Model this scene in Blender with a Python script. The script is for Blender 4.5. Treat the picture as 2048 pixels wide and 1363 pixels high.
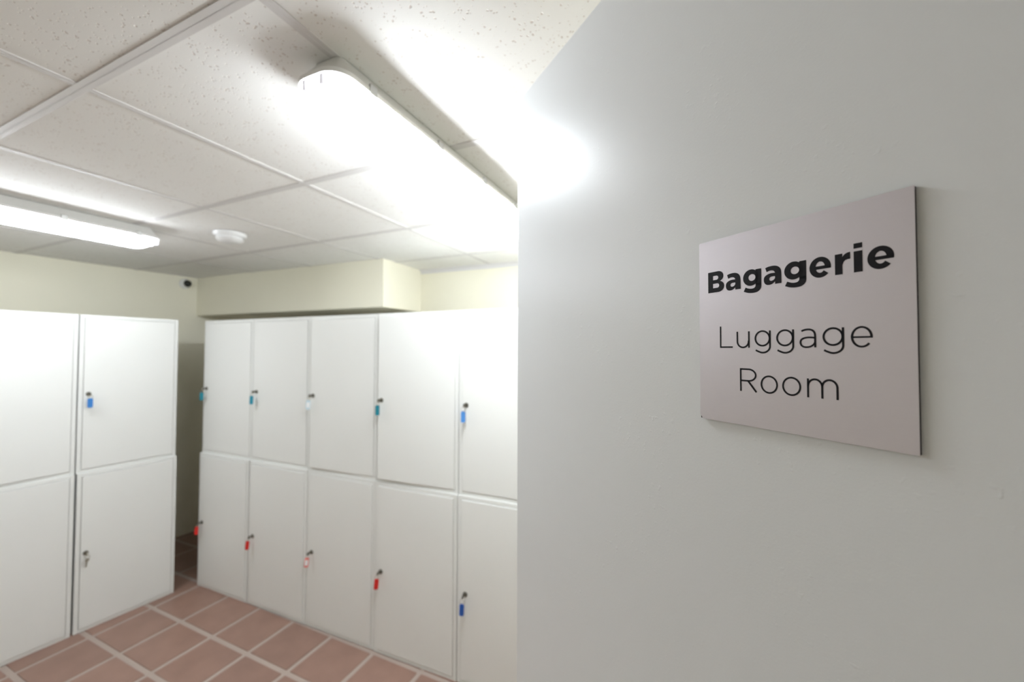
import bpy, bmesh, math, random
from mathutils import Matrix, Vector
random.seed(7)
for o in list(bpy.data.objects):
    bpy.data.objects.remove(o)
SC = bpy.context.scene
COL = SC.collection

# ---------------------------------------------------------------- camera
EYE = 1.65
cam_d = bpy.data.cameras.new('camera')
cam = bpy.data.objects.new('camera', cam_d)
COL.objects.link(cam)
YAW, PITCH, ROLL, FPX = math.radians(-24.0972), math.radians(1.3733), math.radians(0.176), 797.31
Fv = Vector((math.sin(YAW)*math.cos(PITCH), math.cos(YAW)*math.cos(PITCH), math.sin(PITCH)))
R0 = Vector((math.cos(YAW), -math.sin(YAW), 0)); U0 = R0.cross(Fv)
Rv = R0*math.cos(ROLL) + U0*math.sin(ROLL); Uv = U0*math.cos(ROLL) - R0*math.sin(ROLL)
M = Matrix.Identity(4)
for i in range(3):
    M[i][0], M[i][1], M[i][2] = Rv[i], Uv[i], -Fv[i]
M[2][3] = EYE
cam.matrix_world = M
cam_d.sensor_width = 36.0
cam_d.lens = FPX/2048*36.0
cam_d.clip_start = 0.02
cam_d.dof.use_dof = True
cam_d.dof.focus_distance = 0.37
cam_d.dof.aperture_fstop = 4.8
SC.camera = cam

# ---------------------------------------------------------------- world, exposure
W = bpy.data.worlds.new('world'); SC.world = W; W.use_nodes = True
W.node_tree.nodes['Background'].inputs[0].default_value = (0.6, 0.65, 0.75, 1)
W.node_tree.nodes['Background'].inputs[1].default_value = 0.15
SC.view_settings.view_transform = 'Standard'
SC.view_settings.look = 'None'
SC.view_settings.exposure = 2.44
SC.view_settings.gamma = 1.0
SC.view_settings.use_curve_mapping = False
LAMP = 7.0          # emission of the two batten light diffusers

# ---------------------------------------------------------------- materials
def mat(name, col, rough=0.5, metal=0.0, bump=None, spec=0.5, var=None, emit=None, coat=0.0):
    m = bpy.data.materials.new(name); m.use_nodes = True
    nt = m.node_tree; b = nt.nodes['Principled BSDF']
    b.inputs['Base Color'].default_value = (*col, 1); b.inputs['Roughness'].default_value = rough
    b.inputs['Metallic'].default_value = metal; b.inputs['Specular IOR Level'].default_value = spec
    b.inputs['Coat Weight'].default_value = coat
    tc = nt.nodes.new('ShaderNodeTexCoord')
    if var:       # (scale, amount)  soft colour variation
        n = nt.nodes.new('ShaderNodeTexNoise'); n.inputs['Scale'].default_value = var[0]; n.inputs['Detail'].default_value = 4
        nt.links.new(tc.outputs['Object'], n.inputs['Vector'])
        r = nt.nodes.new('ShaderNodeValToRGB')
        a = var[1]
        r.color_ramp.elements[0].position = 0.3; r.color_ramp.elements[1].position = 0.7
        r.color_ramp.elements[0].color = (*[c*(1-a) for c in col], 1); r.color_ramp.elements[1].color = (*[min(1, c*(1+a)) for c in col], 1)
        nt.links.new(n.outputs['Fac'], r.inputs['Fac']); nt.links.new(r.outputs['Color'], b.inputs['Base Color'])
    if bump:      # (scale, strength, distance)
        n = nt.nodes.new('ShaderNodeTexNoise'); n.inputs['Scale'].default_value = bump[0]; n.inputs['Detail'].default_value = 3
        nt.links.new(tc.outputs['Object'], n.inputs['Vector'])
        bp = nt.nodes.new('ShaderNodeBump'); bp.inputs['Strength'].default_value = bump[1]; bp.inputs['Distance'].default_value = bump[2]
        nt.links.new(n.outputs['Fac'], bp.inputs['Height']); nt.links.new(bp.outputs['Normal'], b.inputs['Normal'])
    if emit:
        b.inputs['Emission Color'].default_value = (*emit[:3], 1); b.inputs['Emission Strength'].default_value = emit[3]
    return m

M_WALL = mat('cream_paint', (0.895, 0.86, 0.715), 0.6, bump=(180, 0.12, 0.002), var=(1.5, 0.02))
M_LOCK = mat('locker_white', (0.80, 0.805, 0.78), 0.45, var=(2.0, 0.012))
M_LOCKIN = mat('locker_inside', (0.65, 0.65, 0.62), 0.7)
M_TEE = mat('tee_white', (0.73, 0.71, 0.695), 0.45)
M_HOUSE = mat('lamp_housing', (0.78, 0.77, 0.74), 0.45)
M_CLIP = mat('lamp_clip', (0.5, 0.5, 0.48), 0.35, metal=0.8)
def diffmat(name, k): return mat(name, (0.9, 0.9, 0.9), 0.4, emit=(0.905, 0.965, 1.02, LAMP*k))
M_DIFF = [diffmat('lamp_diffuser', 1.05), diffmat('lamp_diffuser_prism_side', 1.45)]
M_DIFS = [diffmat('dimmed_diffuser', 0.44), diffmat('dimmed_diffuser_prism_side', 0.95)]  # emission turned down so the short locker row is less blown out
M_HOLD = mat('glowing_lampholder', (0.55, 0.55, 0.6), 0.4, emit=(0.90, 0.89, 0.95, 0.10))  # faint glow added, imitating holders seen through the lit diffuser
M_PLAST = mat('white_plastic', (0.82, 0.82, 0.82), 0.35)
M_BLACK = mat('black_gloss', (0.008, 0.009, 0.011), 0.12)
M_STEEL = mat('lock_steel', (0.23, 0.22, 0.19), 0.38, metal=0.85)
M_BRASS = mat('key_metal', (0.45, 0.43, 0.36), 0.35, metal=0.9)
M_GROUT = mat('grout', (0.41, 0.33, 0.285), 0.85, bump=(90, 0.3, 0.002))
M_DARK = mat('sign_core', (0.035, 0.03, 0.045), 0.5)
M_INK = mat('black_print', (0.008, 0.007, 0.010), 0.5, spec=0.2)
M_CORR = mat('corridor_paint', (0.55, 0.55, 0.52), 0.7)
M_WOODFR = mat('door_frame_paint', (0.62, 0.63, 0.62), 0.4)

def tilemat():
    m = mat('terracotta_tile', (0.27, 0.165, 0.128), 0.42)
    nt = m.node_tree; b = nt.nodes['Principled BSDF']
    tc = nt.nodes.new('ShaderNodeTexCoord'); oi = nt.nodes.new('ShaderNodeObjectInfo')
    ad = nt.nodes.new('ShaderNodeVectorMath'); ad.operation = 'ADD'
    nt.links.new(tc.outputs['Object'], ad.inputs[0]); nt.links.new(oi.outputs['Location'], ad.inputs[1])
    n = nt.nodes.new('ShaderNodeTexNoise'); n.inputs['Scale'].default_value = 9; n.inputs['Detail'].default_value = 8
    nt.links.new(ad.outputs[0], n.inputs['Vector'])
    hs = nt.nodes.new('ShaderNodeHueSaturation'); hs.inputs['Color'].default_value = (0.285, 0.170, 0.132, 1)
    mp = nt.nodes.new('ShaderNodeMapRange'); mp.inputs[1].default_value = 0; mp.inputs[2].default_value = 1; mp.inputs[3].default_value = 0.93; mp.inputs[4].default_value = 1.07
    nt.links.new(oi.outputs['Random'], mp.inputs[0])
    mp2 = nt.nodes.new('ShaderNodeMapRange'); mp2.inputs[1].default_value = 0.3; mp2.inputs[2].default_value = 0.7; mp2.inputs[3].default_value = 0.92; mp2.inputs[4].default_value = 1.08
    nt.links.new(n.outputs['Fac'], mp2.inputs[0])
    mu = nt.nodes.new('ShaderNodeMath'); mu.operation = 'MULTIPLY'
    nt.links.new(mp.outputs[0], mu.inputs[0]); nt.links.new(mp2.outputs[0], mu.inputs[1])
    nt.links.new(mu.outputs[0], hs.inputs['Value']); nt.links.new(hs.outputs['Color'], b.inputs['Base Color'])
    return m
M_TILE = tilemat()

def panelmat():
    # mineral-fibre ceiling board: off-white with scattered pin-holes and short fissures
    m = mat('fissured_board', (0.91, 0.90, 0.875), 0.85, spec=0.2)
    nt = m.node_tree; b = nt.nodes['Principled BSDF']
    tc = nt.nodes.new('ShaderNodeTexCoord')
    nz = nt.nodes.new('ShaderNodeTexNoise'); nz.inputs['Scale'].default_value = 60; nz.inputs['Detail'].default_value = 2
    nt.links.new(tc.outputs['Object'], nz.inputs['Vector'])
    mx = nt.nodes.new('ShaderNodeMix'); mx.data_type = 'VECTOR'; mx.inputs[0].default_value = 0.012
    nt.links.new(tc.outputs['Object'], mx.inputs[4]); nt.links.new(nz.outputs['Color'], mx.inputs[5])
    v = nt.nodes.new('ShaderNodeTexVoronoi'); v.inputs['Scale'].default_value = 105; v.inputs['Randomness'].default_value = 1.0
    nt.links.new(mx.outputs[1], v.inputs['Vector'])
    n2 = nt.nodes.new('ShaderNodeTexNoise'); n2.inputs['Scale'].default_value = 38; n2.inputs['Detail'].default_value = 2
    nt.links.new(tc.outputs['Object'], n2.inputs['Vector'])
    thr = nt.nodes.new('ShaderNodeMapRange'); thr.inputs[1].default_value = 0.38; thr.inputs[2].default_value = 0.75; thr.inputs[3].default_value = 0.03; thr.inputs[4].default_value = 0.34
    nt.links.new(n2.outputs['Fac'], thr.inputs[0])
    lt = nt.nodes.new('ShaderNodeMath'); lt.operation = 'SUBTRACT'
    nt.links.new(v.outputs['Distance'], lt.inputs[0]); nt.links.new(thr.outputs[0], lt.inputs[1])
    ss = nt.nodes.new('ShaderNodeMapRange'); ss.interpolation_type = 'SMOOTHSTEP'
    ss.inputs[1].default_value = -0.05; ss.inputs[2].default_value = 0.09; ss.inputs[3].default_value = 0.0; ss.inputs[4].default_value = 1.0
    nt.links.new(lt.outputs[0], ss.inputs[0])
    cr = nt.nodes.new('ShaderNodeMix'); cr.data_type = 'RGBA'
    cr.inputs[6].default_value = (0.72, 0.665, 0.62, 1); cr.inputs[7].default_value = (0.91, 0.90, 0.875, 1)
    nt.links.new(ss.outputs[0], cr.inputs[0]); nt.links.new(cr.outputs[2], b.inputs['Base Color'])
    bp = nt.nodes.new('ShaderNodeBump'); bp.inputs['Strength'].default_value = 0.5; bp.inputs['Distance'].default_value = 0.002
    nt.links.new(ss.outputs[0], bp.inputs['Height']); nt.links.new(bp.outputs['Normal'], b.inputs['Normal'])
    return m
M_PANEL = panelmat()

def doormat():
    # semi-gloss roller-painted door: fine orange-peel plus sparse larger specks
    m = mat('door_paint', (0.835, 0.85, 0.86), 0.36, spec=0.4)
    nt = m.node_tree; b = nt.nodes['Principled BSDF']
    tc = nt.nodes.new('ShaderNodeTexCoord')
    n1 = nt.nodes.new('ShaderNodeTexNoise'); n1.inputs['Scale'].default_value = 420; n1.inputs['Detail'].default_value = 3
    n2 = nt.nodes.new('ShaderNodeTexNoise'); n2.inputs['Scale'].default_value = 150; n2.inputs['Detail'].default_value = 2
    nm = nt.nodes.new('ShaderNodeTexNoise'); nm.inputs['Scale'].default_value = 11; nm.inputs['Detail'].default_value = 2
    for n in (n1, n2, nm): nt.links.new(tc.outputs['Object'], n.inputs['Vector'])
    r2 = nt.nodes.new('ShaderNodeMapRange'); r2.inputs[1].default_value = 0.62; r2.inputs[2].default_value = 0.76
    nt.links.new(n2.outputs['Fac'], r2.inputs[0])
    rm = nt.nodes.new('ShaderNodeMapRange'); rm.inputs[1].default_value = 0.45; rm.inputs[2].default_value = 0.65
    nt.links.new(nm.outputs['Fac'], rm.inputs[0])
    mu = nt.nodes.new('ShaderNodeMath'); mu.operation = 'MULTIPLY'
    nt.links.new(r2.outputs[0], mu.inputs[0]); nt.links.new(rm.outputs[0], mu.inputs[1])
    ad = nt.nodes.new('ShaderNodeMath'); ad.operation = 'MULTIPLY_ADD'; ad.inputs[1].default_value = 0.35
    nt.links.new(n1.outputs['Fac'], ad.inputs[0]); nt.links.new(mu.outputs[0], ad.inputs[2])
    bp = nt.nodes.new('ShaderNodeBump'); bp.inputs['Strength'].default_value = 0.35; bp.inputs['Distance'].default_value = 0.0006
    nt.links.new(ad.outputs[0], bp.inputs['Height']); nt.links.new(bp.outputs['Normal'], b.inputs['Normal'])
    return m
M_DOOR = doormat()

def signmat():
    # brushed lilac-grey aluminium
    m = mat('brushed_aluminium', (0.64, 0.60, 0.635), 0.42, metal=0.55)
    nt = m.node_tree; b = nt.nodes['Principled BSDF']
    tc = nt.nodes.new('ShaderNodeTexCoord'); mp = nt.nodes.new('ShaderNodeMapping')
    mp.inputs['Scale'].default_value = (60, 60, 1400)
    nt.links.new(tc.outputs['Object'], mp.inputs['Vector'])
    n = nt.nodes.new('ShaderNodeTexNoise'); n.inputs['Scale'].default_value = 1.0; n.inputs['Detail'].default_value = 5
    nt.links.new(mp.outputs['Vector'], n.inputs['Vector'])
    r = nt.nodes.new('ShaderNodeMapRange'); r.inputs[3].default_value = 0.36; r.inputs[4].default_value = 0.52
    nt.links.new(n.outputs['Fac'], r.inputs[0]); nt.links.new(r.outputs[0], b.inputs['Roughness'])
    bp = nt.nodes.new('ShaderNodeBump'); bp.inputs['Strength'].default_value = 0.12; bp.inputs['Distance'].default_value = 0.0003
    nt.links.new(n.outputs['Fac'], bp.inputs['Height']); nt.links.new(bp.outputs['Normal'], b.inputs['Normal'])
    return m
M_SIGN = signmat()
def tagmat(name, col, tr=0.0): return mat(name, col, 0.3, bump=None, coat=0.2)
TAGS = {
 'teal': tagmat('tag_teal', (0.005, 0.20, 0.27)), 'cyan': tagmat('tag_cyan', (0.02, 0.27, 0.38)),
 'pale': tagmat('tag_pale_blue', (0.52, 0.66, 0.74)), 'blue': tagmat('tag_blue', (0.015, 0.10, 0.42)),
 'sky': tagmat('tag_sky_blue', (0.05, 0.22, 0.58)),
 'red': tagmat('tag_red', (0.66, 0.022, 0.018)), 'pink': tagmat('tag_pink', (0.80, 0.22, 0.20)),
}
M_PAPER = mat('paper_insert', (0.82, 0.83, 0.84), 0.7)

# ---------------------------------------------------------------- helpers
def abox(bm, x0, x1, y0, y1, z0, z1, bev=0.0):
    vs = [bm.verts.new(p) for p in ((x0,y0,z0),(x1,y0,z0),(x1,y1,z0),(x0,y1,z0),(x0,y0,z1),(x1,y0,z1),(x1,y1,z1),(x0,y1,z1))]
    fs = [bm.faces.new([vs[i] for i in q]) for q in ((3,2,1,0),(4,5,6,7),(0,1,5,4),(1,2,6,5),(2,3,7,6),(3,0,4,7))]
    if bev:
        es = set(e for f in fs for e in f.edges)
        bmesh.ops.bevel(bm, geom=list(es), offset=bev, segments=2, profile=0.5, affect='EDGES')
def acyl(bm, p0, p1, r0, r1=None, n=20):
    p0, p1 = Vector(p0), Vector(p1); r1 = r0 if r1 is None else r1
    d = (p1-p0).normalized(); a = d.orthogonal().normalized(); b = d.cross(a)
    A = [bm.verts.new(p0+(a*math.cos(t)+b*math.sin(t))*r0) for t in [2*math.pi*i/n for i in range(n)]]
    B = [bm.verts.new(p1+(a*math.cos(t)+b*math.sin(t))*r1) for t in [2*math.pi*i/n for i in range(n)]]
    for i in range(n): bm.faces.new((A[i], A[(i+1)%n], B[(i+1)%n], B[i]))
    bm.faces.new(A[::-1]); bm.faces.new(B)
def alathe(bm, prof, n=32, M4=None):
    """profile of (r, z) turned round z"""
    rings = []
    for r, z in prof:
        if r < 1e-6: rings.append([bm.verts.new((0,0,z))])
        else: rings.append([bm.verts.new((r*math.cos(2*math.pi*i/n), r*math.sin(2*math.pi*i/n), z)) for i in range(n)])
    for A, B in zip(rings, rings[1:]):
        for i in range(n):
            j = (i+1) % n
            if len(A) == 1 and len(B) > 1: bm.faces.new((A[0], B[j], B[i]))
            elif len(B) == 1 and len(A) > 1: bm.faces.new((A[i], A[j], B[0]))
            elif len(A) > 1: bm.faces.new((A[i], A[j], B[j], B[i]))
    if M4: bmesh.ops.transform(bm, matrix=M4, verts=bm.verts)
def plan(w, l, r, n=7):
    """rounded rectangle outline centred on the origin, w along x, l along y"""
    pts = []
    for cx, cy, a0 in ((w/2-r, l/2-r, 0), (-w/2+r, l/2-r, 90), (-w/2+r, -l/2+r, 180), (w/2-r, -l/2+r, 270)):
        for k in range(n):
            a = math.radians(a0+90*k/(n-1)); pts.append((cx+r*math.cos(a), cy+r*math.sin(a)))
    return pts
def aloft(bm, rings, cap0=True, cap1=True):
    R = [[bm.verts.new(p) for p in ring] for ring in rings]
    n = len(R[0])
    for A, B in zip(R, R[1:]):
        for i in range(n): bm.faces.new((A[i], A[(i+1)%n], B[(i+1)%n], B[i]))
    if cap0: bm.faces.new(R[0][::-1])
    if cap1: bm.faces.new(R[-1])
def mesh(name, bm, m, smooth=False):
    bmesh.ops.recalc_face_normals(bm, faces=bm.faces)
    me = bpy.data.meshes.new(name); bm.to_mesh(me); bm.free()
    for mm in (m if isinstance(m, (list, tuple)) else [m]): me.materials.append(mm)
    if smooth:
        for p in me.polygons: p.use_smooth = True
        me.set_sharp_from_angle(angle=math.radians(35))
    return me
def link(name, me, parent=None, loc=(0,0,0), rz=0.0):
    o = bpy.data.objects.new(name, me); COL.objects.link(o)
    o.location = loc; o.rotation_euler = (0, 0, rz)
    if parent: o.parent = parent
    return o
def obj(name, bm, m, parent=None, loc=(0,0,0), rz=0.0, smooth=False): return link(name, mesh(name, bm, m, smooth), parent, loc, rz)
def thing(name, label, cat, loc, rz=0.0, group=None):
    o = link(name, None, None, loc, rz); o['label'] = label; o['category'] = cat
    if group: o['group'] = group
    return o
def struct(o, label=None):
    o['kind'] = 'structure'
    if label: o['label'] = label
    return o
def NB(): return bmesh.new()

# ---------------------------------------------------------------- room shell
ZC = 2.303
XR, YF, XL, YB = 0.45, -1.55, -4.45, 2.85
def wallbox(name, x0, x1, y0, y1, z0, z1, m, label, rz=0.0, loc=(0,0,0)):
    b = NB(); abox(b, x0, x1, y0, y1, z0, z1)
    return struct(obj(name, b, m, None, loc, rz), label)
aL, aB = -math.atan(0.063), math.atan(0.0295)
wallbox('wall_left', -0.15, 0, -1.7, 3.1, 0, ZC+0.1, M_WALL, 'cream painted wall behind the shorter locker row', aL, (-4.27, 0, 0))
wallbox('wall_back', -4.6, 0.7, 0, 0.15, 0, ZC+0.1, M_WALL, 'cream painted wall behind the longer locker row', math.atan(0.03), (0, 2.728, 0))
b = NB(); abox(b, -4.45, -2.0, 0, 0.50, 1.960, ZC+0.05)
struct(obj('wall_soffit', b, M_WALL, None, (0, 2.272, 0), aB), 'cream boxed-in beam hanging from the ceiling above the lockers')
# wall with the doorway, its frame, and the stretch of corridor beyond it
DY0, DY1, DH = -0.86, 0.085, 2.135
b = NB()
abox(b, 0, 0.14, DY1, 2.95, 0, ZC+0.1); abox(b, 0, 0.14, -1.7, DY0, 0, ZC+0.1); abox(b, 0, 0.14, DY0, DY1, DH, ZC+0.1)
struct(obj('wall_right', b, M_WALL, None, (XR, 0, 0)), 'cream wall with the doorway')
wallbox('wall_front', -4.75, 2.0, -0.15, 0, 0, ZC+0.1, M_WALL, 'cream wall behind the viewer', 0, (0, YF, 0))
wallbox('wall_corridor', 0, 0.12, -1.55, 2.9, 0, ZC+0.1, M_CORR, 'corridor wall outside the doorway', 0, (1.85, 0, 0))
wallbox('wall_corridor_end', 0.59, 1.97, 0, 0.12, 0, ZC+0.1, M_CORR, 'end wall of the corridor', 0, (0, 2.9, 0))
b = NB()
abox(b, -0.02, 0.16, DY1-0.035, DY1+0.05, 0, DH+0.05, 0.004); abox(b, -0.02, 0.16, DY0-0.05, DY0+0.035, 0, DH+0.05, 0.004); abox(b, -0.02, 0.16, DY0, DY1, DH-0.02, DH+0.05, 0.004)
struct(obj('trim_2', b, M_WOODFR, None, (XR, 0, 0)), 'painted door frame')
# perimeter angle where the back wall meets the ceiling
b = NB(); abox(b, -2.02, 0.46, -0.022, 0.0, ZC-0.006, ZC+0.003); abox(b, -2.02, 0.46, -0.004, 0.0, ZC-0.030, ZC)
struct(obj('trim_1', b, M_TEE, None, (0, 2.727, 0), math.atan(0.03)), 'white metal angle where the back wall meets the ceiling')

# floor: grout bed with separate tiles
b = NB(); abox(b, -4.75, 2.0, -1.7, 3.0, -0.10, -0.004)
floor = struct(obj('floor', b, M_GROUT), 'terracotta tiled floor with pale wide grout joints')
FX0, FY0, FSX, FSY, GR = -2.8417, 1.4294, 0.31272, 0.29021, 0.027
b = NB(); hx, hy = (FSX-GR)/2, (FSY-GR)/2
abox(b, -hx, hx, -hy, hy, -0.011, 0.0, 0.0018)
tile_me = mesh('tile', b, M_TILE)
i0, i1 = math.ceil((-4.28-FX0)/FSX), math.floor((0.45-FX0)/FSX)
j0, j1 = math.ceil((-1.5-FY0)/FSY), math.floor((2.6-FY0)/FSY)
rest = NB()
for i in range(i0-1, i1+1):
    for j in range(j0-1, j1+1):
        cx, cy, cz = FX0+(i+0.5)*FSX, FY0+(j+0.5)*FSY, random.uniform(-0.0006, 0.0006)
        if cy > -1.15: link('tile', tile_me, floor, (cx, cy, cz))
        else: abox(rest, cx-hx, cx+hx, cy-hy, cy+hy, cz-0.011, cz)
ro = obj('tile_field', rest, M_TILE, floor); ro['kind'] = 'stuff'

# ceiling: slab, tee grid, separate mineral boards
b = NB(); abox(b, -4.75, 2.0, -1.7, 3.0, ZC+0.09, ZC+0.16)
ceil_o = struct(obj('ceiling', b, M_TEE), 'suspended ceiling of white speckled mineral boards in a tee grid')
CX0, CY0, CSX, CSY = -1.38239, 0.45602, 0.66158, 0.62872
b = NB(); bx_, by_ = (CSX-0.020)/2, (CSY-0.024)/2
abox(b, -bx_, bx_, -by_, by_, ZC+0.0025, ZC+0.016, 0.0008)
pan_me = mesh('ceiling_board', b, M_PANEL)
for i in range(-5, 4):
    for j in range(-4, 4):
        cx, cy = CX0+(i+0.5)*CSX, CY0+(j+0.5)*CSY
        if -4.7 < cx < 0.95 and -1.9 < cy < 2.95:
            link('ceiling_board', pan_me, ceil_o, (cx, cy, 0))
b = NB(); abox(b, -4.45, 1.2, -0.014, 0.014, ZC, ZC+0.002); abox(b, -4.45, 1.2, -0.001, 0.001, ZC, ZC+0.035)
run_me = mesh('main_runner', b, M_TEE)
for j in range(-3, 4): link('main_runner', run_me, ceil_o, (0, CY0+j*CSY, 0))
b = NB(); abox(b, -0.012, 0.012, 0.014, CSY-0.014, ZC+0.0004, ZC+0.0022); abox(b, -0.001, 0.001, 0.014, CSY-0.014, ZC, ZC+0.035)
tee_me = mesh('cross_tee', b, M_TEE)
for i in range(-4, 4):
    for j in range(-4, 4):
        link('cross_tee', tee_me, ceil_o, (CX0+i*CSX, CY0+j*CSY, 0))

# ---------------------------------------------------------------- door and sign
DA = math.radians(-39.64); DP = (-0.2915, 0.6755, 0)
b = NB(); abox(b, 0, 0.925, 0, 0.042, 0.010, 2.116, 0.0022)
door = obj('door_1', b, M_DOOR, None, DP, DA); struct(door, 'plain pale grey painted door leaf carrying the brushed metal sign')
b = NB()
acyl(b, (0.058, 0, 1.022), (0.058, -0.008, 1.022), 0.026, 0.025, 28); acyl(b, (0.058, -0.006, 1.022), (0.058, -0.05, 1.022), 0.009)
abox(b, 0.050, 0.175, -0.058, -0.044, 1.013, 1.031, 0.005)
acyl(b, (0.058, 0, 0.945), (0.058, -0.006, 0.945), 0.024, 0.023, 28)
acyl(b, (0.058, 0.042, 1.022), (0.058, 0.050, 1.022), 0.025, 0.026, 28); acyl(b, (0.058, 0.048, 1.022), (0.058, 0.092, 1.022), 0.009)
abox(b, 0.050, 0.175, 0.086, 0.100, 1.013, 1.031, 0.005)
obj('lever_handle', b, M_CLIP, door, smooth=True)

sx0 = 0.3925; SWm, ST, SB = 154.0, 103.0, -63.4      # mm; heights relative to eye level
sign = thing('door_sign', 'brushed lilac-grey metal sign reading Bagagerie Luggage Room on the door', 'sign', (0, 0, 0), DA)
def dloc(x, y, z):
    c, s = math.cos(DA), math.sin(DA)
    return (DP[0]+c*x-s*y, DP[1]+s*x+c*y, z)
sign.location = dloc(sx0, 0, EYE)
mm = 0.001
b = NB(); abox(b, 0.3*mm, (SWm-0.3)*mm, -3.0*mm, -0.2*mm, (SB+0.3)*mm, (ST-0.3)*mm)
obj('core', b, M_DARK, sign)
b = NB()
out = [(2.6, SB), (SWm, SB), (SWm, ST), (0, ST), (0, SB+3.6), (1.2, SB+2.2)]
aloft(b, [[(x*mm, -3.0*mm, z*mm) for x, z in out], [(x*mm, -3.6*mm, z*mm) for x, z in out]])
obj('face_plate', b, M_SIGN, sign)

def polys_to_obj(name, polys, label):
    b = NB()
    for P in polys:
        vs = [b.verts.new((x*mm, -3.72*mm, z*mm)) for x, z in P]
        try: b.faces.new(vs)
        except ValueError: pass
    bmesh.ops.remove_doubles(b, verts=b.verts, dist=1e-7)
    for f in b.faces:
        if f.normal.y > 0: f.normal_flip()
    me = bpy.data.meshes.new(name); b.to_mesh(me); b.free(); me.materials.append(M_INK)
    o = link(name, me, sign); o['label'] = label
    return o
def strip(A, B): return [(A[k], A[k+1], B[k+1], B[k]) for k in range(len(A)-1)]
def rect(x0, x1, z0, z1): return [((x0, z0), (x1, z0), (x1, z1), (x0, z1))]
def earc(cx, cz, rx, rz, a0, a1, n=28): return [(cx+rx*math.cos(math.radians(a0+(a1-a0)*k/n)), cz+rz*math.sin(math.radians(a0+(a1-a0)*k/n))) for k in range(n+1)]
def pen(pts, w):
    A, B = [], []
    for k, p in enumerate(pts):
        q0, q1 = pts[max(0, k-1)], pts[min(len(pts)-1, k+1)]
        dx, dz = q1[0]-q0[0], q1[1]-q0[1]; L = math.hypot(dx, dz)
        A.append((p[0]-dz/L*w/2, p[1]+dx/L*w/2)); B.append((p[0]+dz/L*w/2, p[1]-dx/L*w/2))
    return strip(A, B)
def sm(pts, it=3):
    """corner-cutting smoothing that keeps the end points"""
    for _ in range(it):
        q = [pts[0]]
        for a, c in zip(pts, pts[1:]):
            q += [(a[0]*.75+c[0]*.25, a[1]*.75+c[1]*.25), (a[0]*.25+c[0]*.75, a[1]*.25+c[1]*.75)]
        pts = q+[pts[-1]]
    return pts
def off(polys, dx, dz): return [[(x+dx, z+dz) for x, z in P] for P in polys]
# bold line (baseline 0, millimetres)
gB = rect(9.6, 14.65, 0, 19.2)
gB += strip([(14.6, 19.2)]+earc(19.8, 14.45, 5.4, 4.75, 90, -90)+[(14.6, 9.7)], [(14.6, 15.35)]+earc(18.2, 13.45, 1.85, 1.9, 90, -90)+[(14.6, 11.55)])
gB += strip([(14.6, 10.3)]+earc(19.9, 5.15, 6.0, 5.15, 90, -90)+[(14.6, 0)], [(14.6, 8.1)]+earc(18.95, 6.1, 1.95, 2.0, 90, -90)+[(14.6, 4.1)])
ao = sm([(28.8,14.0),(31,14.7),(33.8,15.0),(36.8,14.8),(39.4,13.6),(41.0,11.3),(41.4,8.3)])+[(41.4, 0)]
ai = sm([(29.9,10.5),(31.8,11.2),(33.3,11.35),(34.6,11.15),(35.8,10.5),(36.4,9.4),(36.5,8.2)])+[(36.5, 0)]
bo = sm([(36.6,9.0),(33,9.2),(30,8.4),(27.9,6.8),(27.4,4.4),(27.9,1.8),(29.5,0.1),(31.9,-0.35),(34.4,0.2),(36.6,2.0)])
bi = sm([(36.6,6.2),(34.6,6.35),(32.9,6.1),(32.1,5.3),(31.95,4.5),(32.2,3.5),(33.0,2.95),(34.1,2.9),(35.6,3.5),(36.6,4.9)])
ga = strip(ao, ai)+strip(bo, bi)
gg = rect(54.5, 59.35, 1.0, 14.65)
gg += strip(earc(50.5, 8.25, 6.85, 6.95, 0, 360, 48), earc(51.4, 8.2, 3.0, 2.85, 0, 360, 48))
gg += strip([(59.35, 3.0)]+sm([(59.35,1.2),(59.2,-1.2),(58.0,-3.3),(55.9,-4.6),(53.4,-5.0),(50.6,-5.0),(47.3,-4.4),(44.1,-3.0)]), [(54.5, 3.0)]+sm([(54.5,1.4),(54.4,0.6),(54.0,-0.3),(52.9,-1.1),(51.2,-1.3),(49.3,-1.1),(47.5,-0.5),(45.8,0.4)]))
ge = strip(earc(102.15, 7.4, 6.95, 7.6, -10, 319, 56), earc(102.25, 7.5, 2.95, 4.1, -10, 319, 56))+rect(99.0, 108.95, 5.95, 8.3)
gr = rect(111.5, 116.0, 0, 14.5)+[[(115.6,11.2),(116.3,12.6),(117.4,13.8),(118.9,14.6),(120.6,14.8),(120.6,9.9),(119.2,9.95),(117.7,9.5),(116.7,8.4),(116.1,6.6),(115.6,5.0)]]
gi = rect(122.55, 127.45, 0, 14.4)+rect(122.55, 127.45, 16.3, 19.8)
bold = gB+ga+gg+off(ga, 33.8, 0)+off(gg, 33.7, 0)+ge+gr+gi+off(ge, 34.85, 0)
polys_to_obj('lettering', off(bold, 0, 54.2), 'heavy black word Bagagerie')
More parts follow.
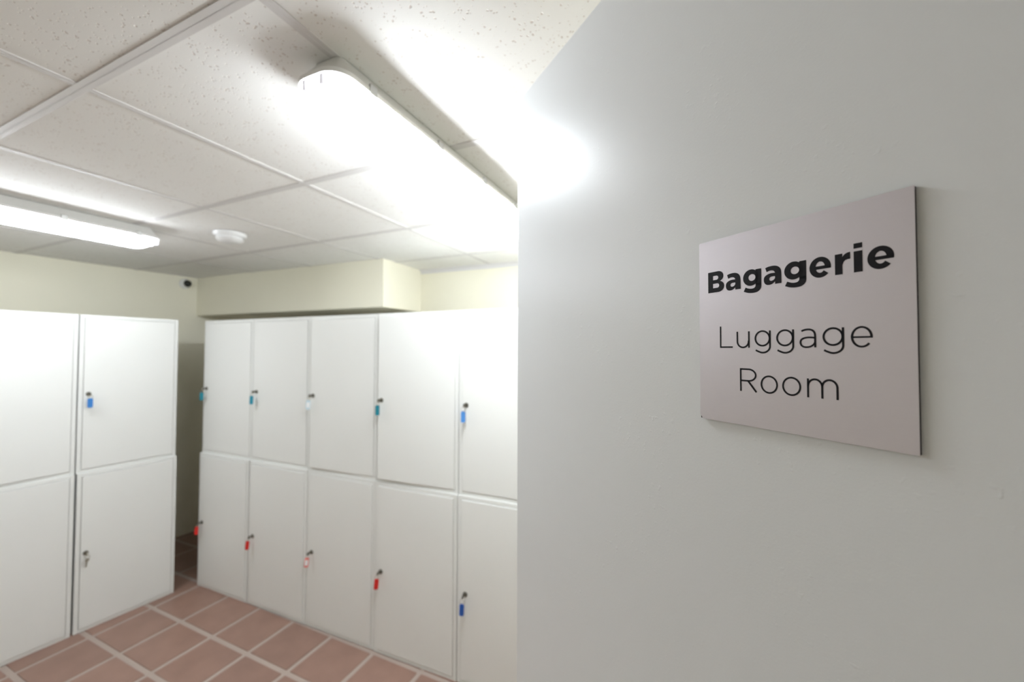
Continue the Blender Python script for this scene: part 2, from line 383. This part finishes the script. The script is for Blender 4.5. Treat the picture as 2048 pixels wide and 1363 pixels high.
# light lines, pen width 1.4
LW = 1.42
lL = rect(21.2, 22.6, 0, 19.4)+rect(21.2, 33.6, 0, 1.35)
lu = pen([(37.9, 14.0), (37.9, 10), (37.9, 6)]+earc(42.9, 5.5, 5.0, 5.15, 180, 360)+[(47.9, 6)], LW)+rect(47.5, 48.9, 0, 14.0)
lg = strip(earc(59.6, 7.65, 6.5, 6.7, 0, 360, 60), earc(59.6, 7.65, 5.1, 5.3, 0, 360, 60))+pen([(65.7, 14.0), (65.7, 8), (65.7, 1.6)]+earc(59.8, 1.2, 5.9, 5.25, 0, -118)+sm([(56.2,-3.1),(55.0,-2.55),(54.0,-1.95)]), LW)
la = pen(sm([(89.1,12.3),(90.5,13.0),(92,13.4),(93.8,13.5),(95.8,13.2),(97.4,12.0),(98.2,10.2),(98.3,8.5)])+[(98.3, 4), (98.3, 0)], LW)
la += pen(sm([(98.3,7.1),(96,7.45),(93.4,7.55),(90.8,7.1),(88.8,6.0),(88.2,4.0),(88.8,1.7),(90.5,0.4),(92.8,0.15),(95.2,0.6),(97.2,1.9),(98.3,3.8)]), LW-0.1)
le = strip(earc(126.2, 7.0, 6.05, 7.3, 0, 320, 60), earc(126.2, 7.0, 4.65, 5.95, 0, 320, 60))+rect(121.2, 132.2, 6.25, 7.45)
polys_to_obj('lettering', off(lL+lu+lg+off(lg, 17.5, 0)+la+off(lg, 49.95, 0)+le, 0, 3.0), 'thin black word Luggage')
lR = rect(39.9, 41.3, 0, 19.6)+pen([(40.6, 18.9), (44, 18.9)]+earc(47.6, 14.0, 6.1, 4.9, 90, -90)+[(44, 9.1), (40.6, 9.1)], LW)+pen([(46.9, 9.3), (50.5, 4.7), (54.2, 0)], LW*1.12)
ring = lambda cx: strip(earc(cx, 7.2, 6.9, 7.4, 0, 360, 60), earc(cx, 7.2, 5.5, 6.0, 0, 360, 60))
lm = rect(92.4, 93.75, 0, 14.1)+pen(earc(97.75, 8.3, 4.65, 5.4, 180, 0)+[(102.4, 4), (102.4, 0)], LW)+pen(earc(107.1, 8.3, 4.72, 5.4, 180, 0)+[(111.82, 4), (111.82, 0)], LW)
polys_to_obj('lettering', off(lR+ring(64.6)+ring(81.55)+lm, 0, -34.2), 'thin black word Room')

# ---------------------------------------------------------------- lockers
def make_locker(label, group, loc, rz, w, h, d, ajar, lock_dx, lock_z):
    t = thing('locker', label, 'locker', loc, rz, group)
    th = 0.019
    b = NB()
    abox(b, 0, th, 0, d, 0, h, 0.0015); abox(b, w-th, w, 0, d, 0, h, 0.0015)
    abox(b, th, w-th, 0.0005, d, h-th, h, 0.0012); abox(b, th, w-th, 0.0005, d, 0, th, 0.0012)
    obj('body', b, M_LOCK, t)
    b = NB(); abox(b, th, w-th, d-0.012, d-0.002, th, h-th)
    obj('back_panel', b, M_LOCKIN, t)
    # the leaf is hinged on its right-hand edge; its origin is the hinge line
    g = 0.0018
    dw, dh = w-2*th-2*g, h-2*th-2*g
    b = NB(); abox(b, -dw, 0, -0.004, 0.014, 0, dh, 0.0018)
    dr = obj('locker_door', b, M_LOCK, t, (w-th-g, 0, th+g), math.radians(ajar))
    b = NB()
    lx, lz = -(w-th-g)+lock_dx, lock_z-th-g
    acyl(b, (lx, -0.003, lz), (lx, -0.009, lz), 0.0125, 0.0115, 24)
    acyl(b, (lx, -0.008, lz), (lx, -0.013, lz), 0.008, 0.0075, 20)
    obj('cam_lock', b, M_STEEL, dr, smooth=True)
    a = math.radians(ajar)
    p = Vector((w-th-g, 0, 0)) + Matrix.Rotation(a, 3, 'Z') @ Vector((lx, -0.013, 0))
    p.z = lock_z
    return Matrix.Translation(loc) @ Matrix.Rotation(rz, 4, 'Z') @ Matrix.Translation(p), rz+a

def make_key(label, frame, tag, hang=0.0, yaw=0.0, insert=False, group='keys hanging in the locker locks', drop=0.0):
    """key standing in the lock, split ring, plastic fob.  local -y points out of the locker door"""
    Mw, rz = frame
    t = thing('locker_key', label, 'key', Mw.translation, rz, group)
    b = NB()
    abox(b, -0.0012, 0.0012, -0.010, 0.004, -0.004, 0.004)                    # shank
    me_pts = earc(-0.015, 0, 0.0095, 0.0095, 0, 360, 22)[:-1]
    aloft(b, [[(-0.0011, p[0], p[1]) for p in me_pts], [(0.0011, p[0], p[1]) for p in me_pts]])
    obj('key_bow', b, M_STEEL if tag else M_BRASS, t)
    b = NB()                                                                   # split ring
    n, m_ = 22, 6; R_, r_ = 0.0105 + drop*0.4, 0.0011
    cz = -0.0070 - R_
    V = [[b.verts.new(((R_+r_*math.cos(2*math.pi*q/m_))*math.cos(2*math.pi*k/n), -0.023 + r_*math.sin(2*math.pi*q/m_), cz+(R_+r_*math.cos(2*math.pi*q/m_))*math.sin(2*math.pi*k/n))) for q in range(m_)] for k in range(n)]
    for k in range(n):
        for q in range(m_): b.faces.new((V[k][q], V[(k+1)%n][q], V[(k+1)%n][(q+1)%m_], V[k][(q+1)%m_]))
    obj('split_ring', b, M_BRASS, t, smooth=True)
    ztop = cz - R_ + 0.004
    if tag:
        b = NB(); L, w_, th = 0.056, 0.0235, 0.0052
        prof = [(x, z-L/2) for x, z in plan(w_, L, 0.0075, 6)]
        aloft(b, [[(x*0.94, -th/2, z) for x, z in prof], [(x, -th/2+0.001, z) for x, z in prof], [(x, th/2-0.001, z) for x, z in prof], [(x*0.94, th/2, z) for x, z in prof]])
        f = obj('key_fob', b, TAGS[tag], t, (0, -0.023, ztop), math.radians(yaw))
        f.rotation_euler = (0, math.radians(hang), math.radians(yaw))
        if insert:
            b = NB(); abox(b, -0.008, 0.008, -th/2-0.0006, -th/2+0.0005, -0.045, -0.013, 0.0002)
            obj('paper_label', b, M_PAPER, f)
    else:
        b = NB()
        pts = earc(0, -0.010, 0.011, 0.0105, 0, 360, 22)[:-1]
        aloft(b, [[(x, -0.001, z) for x, z in pts], [(x, 0.001, z) for x, z in pts]])
        abox(b, -0.004, 0.004, -0.001, 0.001, -0.048, -0.018)
        f = obj('spare_key', b, M_BRASS, t, (0, -0.023, ztop)); f.rotation_euler = (0, math.radians(8), math.radians(20))

# longer row along the back wall -------------------------------------------------
RB = math.atan(0.021376)
PITCH_B, WB, HL, HU, DEPTH = 0.5248, 0.5205, 0.9225, 0.932, 0.60
def bpos(x, fwd=0.0): return (x+math.sin(RB)*fwd, 1.7673+0.021376*x-math.cos(RB)*fwd, 0)
X1 = -3.1735
pos_txt = ['beside the dark corner gap', 'second from the dark corner gap', 'third from the dark corner gap', 'fourth from the dark corner gap', 'fifth from the dark corner gap']
up_tag = [('teal', 'teal', 0, 35, False, 0), ('cyan', 'light teal', 2, 20, False, 0), ('pale', 'pale blue', 3, 42, True, 0), ('teal', 'teal', 0, 10, False, 0), ('sky', 'mid blue', 0, 50, False, 0.004)]
lo_tag = [('red', 'red', 4, 30, False, -0.008), ('red', 'red', 6, 20, False, -0.006), ('pink', 'pinkish red', 5, 40, True, -0.006), ('red', 'red', 4, 42, False, 0), ('blue', 'dark blue', 2, 15, False, 0.008)]
ajar_up = [0, 0, -1.2, -1.8, 0]
ajar_up = [-v for v in ajar_up]
for c in range(5):
    x = X1 + c*PITCH_B
    lx = x - (0.003 if c == 0 else 0.0)
    loc = bpos(lx, [0.006, 0.004, 0.002, 0.006, 0.004][c])
    fr = make_locker('lower white locker, long row, %s, %s key fob' % (pos_txt[c], lo_tag[c][1]), 'stacked white lockers', loc, RB, WB, HL, DEPTH, 0, 0.047, 0.443)
    tg = lo_tag[c]
    make_key('key with a %s fob in the lower locker %s' % (tg[1], pos_txt[c]), fr, tg[0], tg[2], tg[3], tg[4], drop=tg[5])
    loc = bpos(x + [0.002, 0.001, 0.0, 0.0, 0.0][c], [-0.006, -0.006, -0.004, -0.002, -0.004][c]); loc = (loc[0], loc[1], HL+0.0005)
    fr = make_locker('upper white locker, long row, %s, %s key fob' % (pos_txt[c], up_tag[c][1]), 'stacked white lockers', loc, RB, WB, HU, DEPTH, ajar_up[c], 0.043, 1.375-HL)
    tg = up_tag[c]
    make_key('key with a %s fob in the upper locker %s' % (tg[1], pos_txt[c]), fr, tg[0], tg[2], tg[3], tg[4], drop=tg[5])

# shorter row along the left wall: local +x runs towards the corner -----------------
AL = math.atan(0.0866)
WL = 0.474
def lpos(y, fwd=0.0): return (-3.3606+0.0866*y+math.cos(AL)*fwd, y-math.sin(AL)*fwd, 0)
RL = math.pi/2 - AL
def lloc(y, fwd, z): p = lpos(y, fwd); return (p[0], p[1], z)
for nm, y0, aj_u in (('corner', 1.099, 0.0), ('far', 0.621, 1.3)):
    for lvl in ('lower', 'upper'):
        z, h = (0, HL) if lvl == 'lower' else (HL+0.0005, HU)
        yy = y0 + ((0.004 if nm == 'corner' else -0.001) if lvl == 'lower' else 0.0)
        loc = lloc(yy, 0.004 if lvl == 'lower' else -0.006, z)
        lab = {('corner', 'upper'): 'upper white locker at the corner end of the short row, with a blue key fob',
               ('corner', 'lower'): 'lower white locker at the corner end of the short row, key without a fob',
               ('far', 'upper'): 'upper white locker, short row, second from the dark corner gap, door ajar',
               ('far', 'lower'): 'lower white locker, short row, second from the dark corner gap'}[(nm, lvl)]
        fr = make_locker(lab, 'stacked white lockers', loc, RL, WL, h, DEPTH, aj_u if lvl == 'upper' else 0, 0.042, (0.455 if lvl == 'lower' else 1.385-HL))
        if nm == 'corner' and lvl == 'upper':
            make_key('key with a light blue fob in the upper corner locker of the short row', fr, 'sky', 0, -20, False)
        if nm == 'corner' and lvl == 'lower':
            make_key('bare metal key in the lower corner locker of the short row', fr, None)

# ---------------------------------------------------------------- ceiling fixtures
def make_batten(label, cx, cy, L, rz, mdiff):
    t = thing('batten_light', label, 'ceiling light', (cx, cy, 0), rz, 'batten ceiling lights')
    Z = ZC; ZG = 2.245; Wd = 0.150
    b = NB()
    lv = [(Z+0.0, 0.034), (Z-0.006, 0.031), (ZG+0.013, 0.004), (ZG+0.011, 0.0), (ZG, 0.0)]
    aloft(b, [[(x, y, z) for x, y in plan(Wd-2*i_, L-2*i_*1.1, max(0.012, 0.05-i_))] for z, i_ in lv])
    obj('housing', b, M_HOUSE, t, smooth=True)
    b = NB()
    lv = [(ZG+0.001, 0.003), (ZG-0.010, 0.008), (ZG-0.024, 0.018), (ZG-0.037, 0.030), (ZG-0.047, 0.043), (ZG-0.053, 0.056), (ZG-0.056, 0.066)]
    aloft(b, [[(x, y, z) for x, y in plan(Wd-2*i_, L-2*i_*1.3, max(0.008, 0.055-i_*0.7))] for z, i_ in lv])
    d_ = obj('diffuser', b, mdiff, t, smooth=True)
    for p_ in d_.data.polygons:
        if abs(p_.normal.z) < 0.72: p_.material_index = 1
    for e in (-1, 1):
        for sx in (-0.022, 0.030):
            b = NB(); yb = e*(L/2-0.0085)
            abox(b, sx-0.006, sx+0.006, yb-0.010, yb+0.003, ZG-0.026, ZG-0.004, 0.002)
            obj('glowing_lampholder', b, M_HOLD, t)
    nclip = 6
    for k in range(nclip):
        y = -L/2 + 0.105 + k*(L-0.21)/(nclip-1)
        for s in (-1, 1):
            b = NB()
            xo, xi = s*(Wd/2+0.003), s*(Wd/2-0.004)
            abox(b, min(xo, xi), max(xo, xi), y-0.011, y+0.011, ZG-0.004, ZG+0.020, 0.0015)
            obj('clip', b, M_CLIP, t)
    return t
make_batten('white batten light fixture above the floor between door and long locker row', -0.738, 0.598+1.57/2, 1.57, math.radians(-0.6), M_DIFF)
make_batten('white batten light fixture along the ceiling above the short locker row', -2.695, 1.195-1.57/2, 1.57, math.radians(-0.4), M_DIFS)

t = thing('smoke_detector', 'small white round smoke detector on the ceiling boards', 'smoke detector', (-2.36, 1.385, ZC))
b = NB(); alathe(b, [(0.0, 0.0), (0.080, 0.0), (0.080, -0.010), (0.074, -0.020), (0.0, -0.020)]); obj('base', b, M_PLAST, t, smooth=True)
b = NB(); alathe(b, [(0.0, -0.018), (0.068, -0.018), (0.068, -0.023), (0.062, -0.025), (0.062, -0.031), (0.067, -0.033), (0.060, -0.043), (0.042, -0.051), (0.0, -0.054)]); obj('sensing_head', b, M_PLAST, t, smooth=True)

t = thing('security_camera', 'small white dome security camera with black lens high in the room corner', 'security camera', (-4.140, 2.055, 2.238), -math.radians(3.6))
MX = Matrix.Rotation(math.radians(90), 4, 'Y')
b = NB(); alathe(b, [(0.0, 0.0), (0.044, 0.0), (0.044, 0.016), (0.037, 0.026), (0.0, 0.026)], 28, MX); obj('base', b, M_PLAST, t, smooth=True)
b = NB(); alathe(b, [(0.0, 0.024), (0.034, 0.024), (0.035, 0.040), (0.031, 0.052), (0.0, 0.052)], 28, MX); obj('shell', b, M_PLAST, t, smooth=True)
b = NB(); alathe(b, [(0.0305, 0.050), (0.029, 0.060), (0.024, 0.071), (0.014, 0.078), (0.0, 0.081)], 28, MX); obj('lens_dome', b, M_BLACK, t, smooth=True)
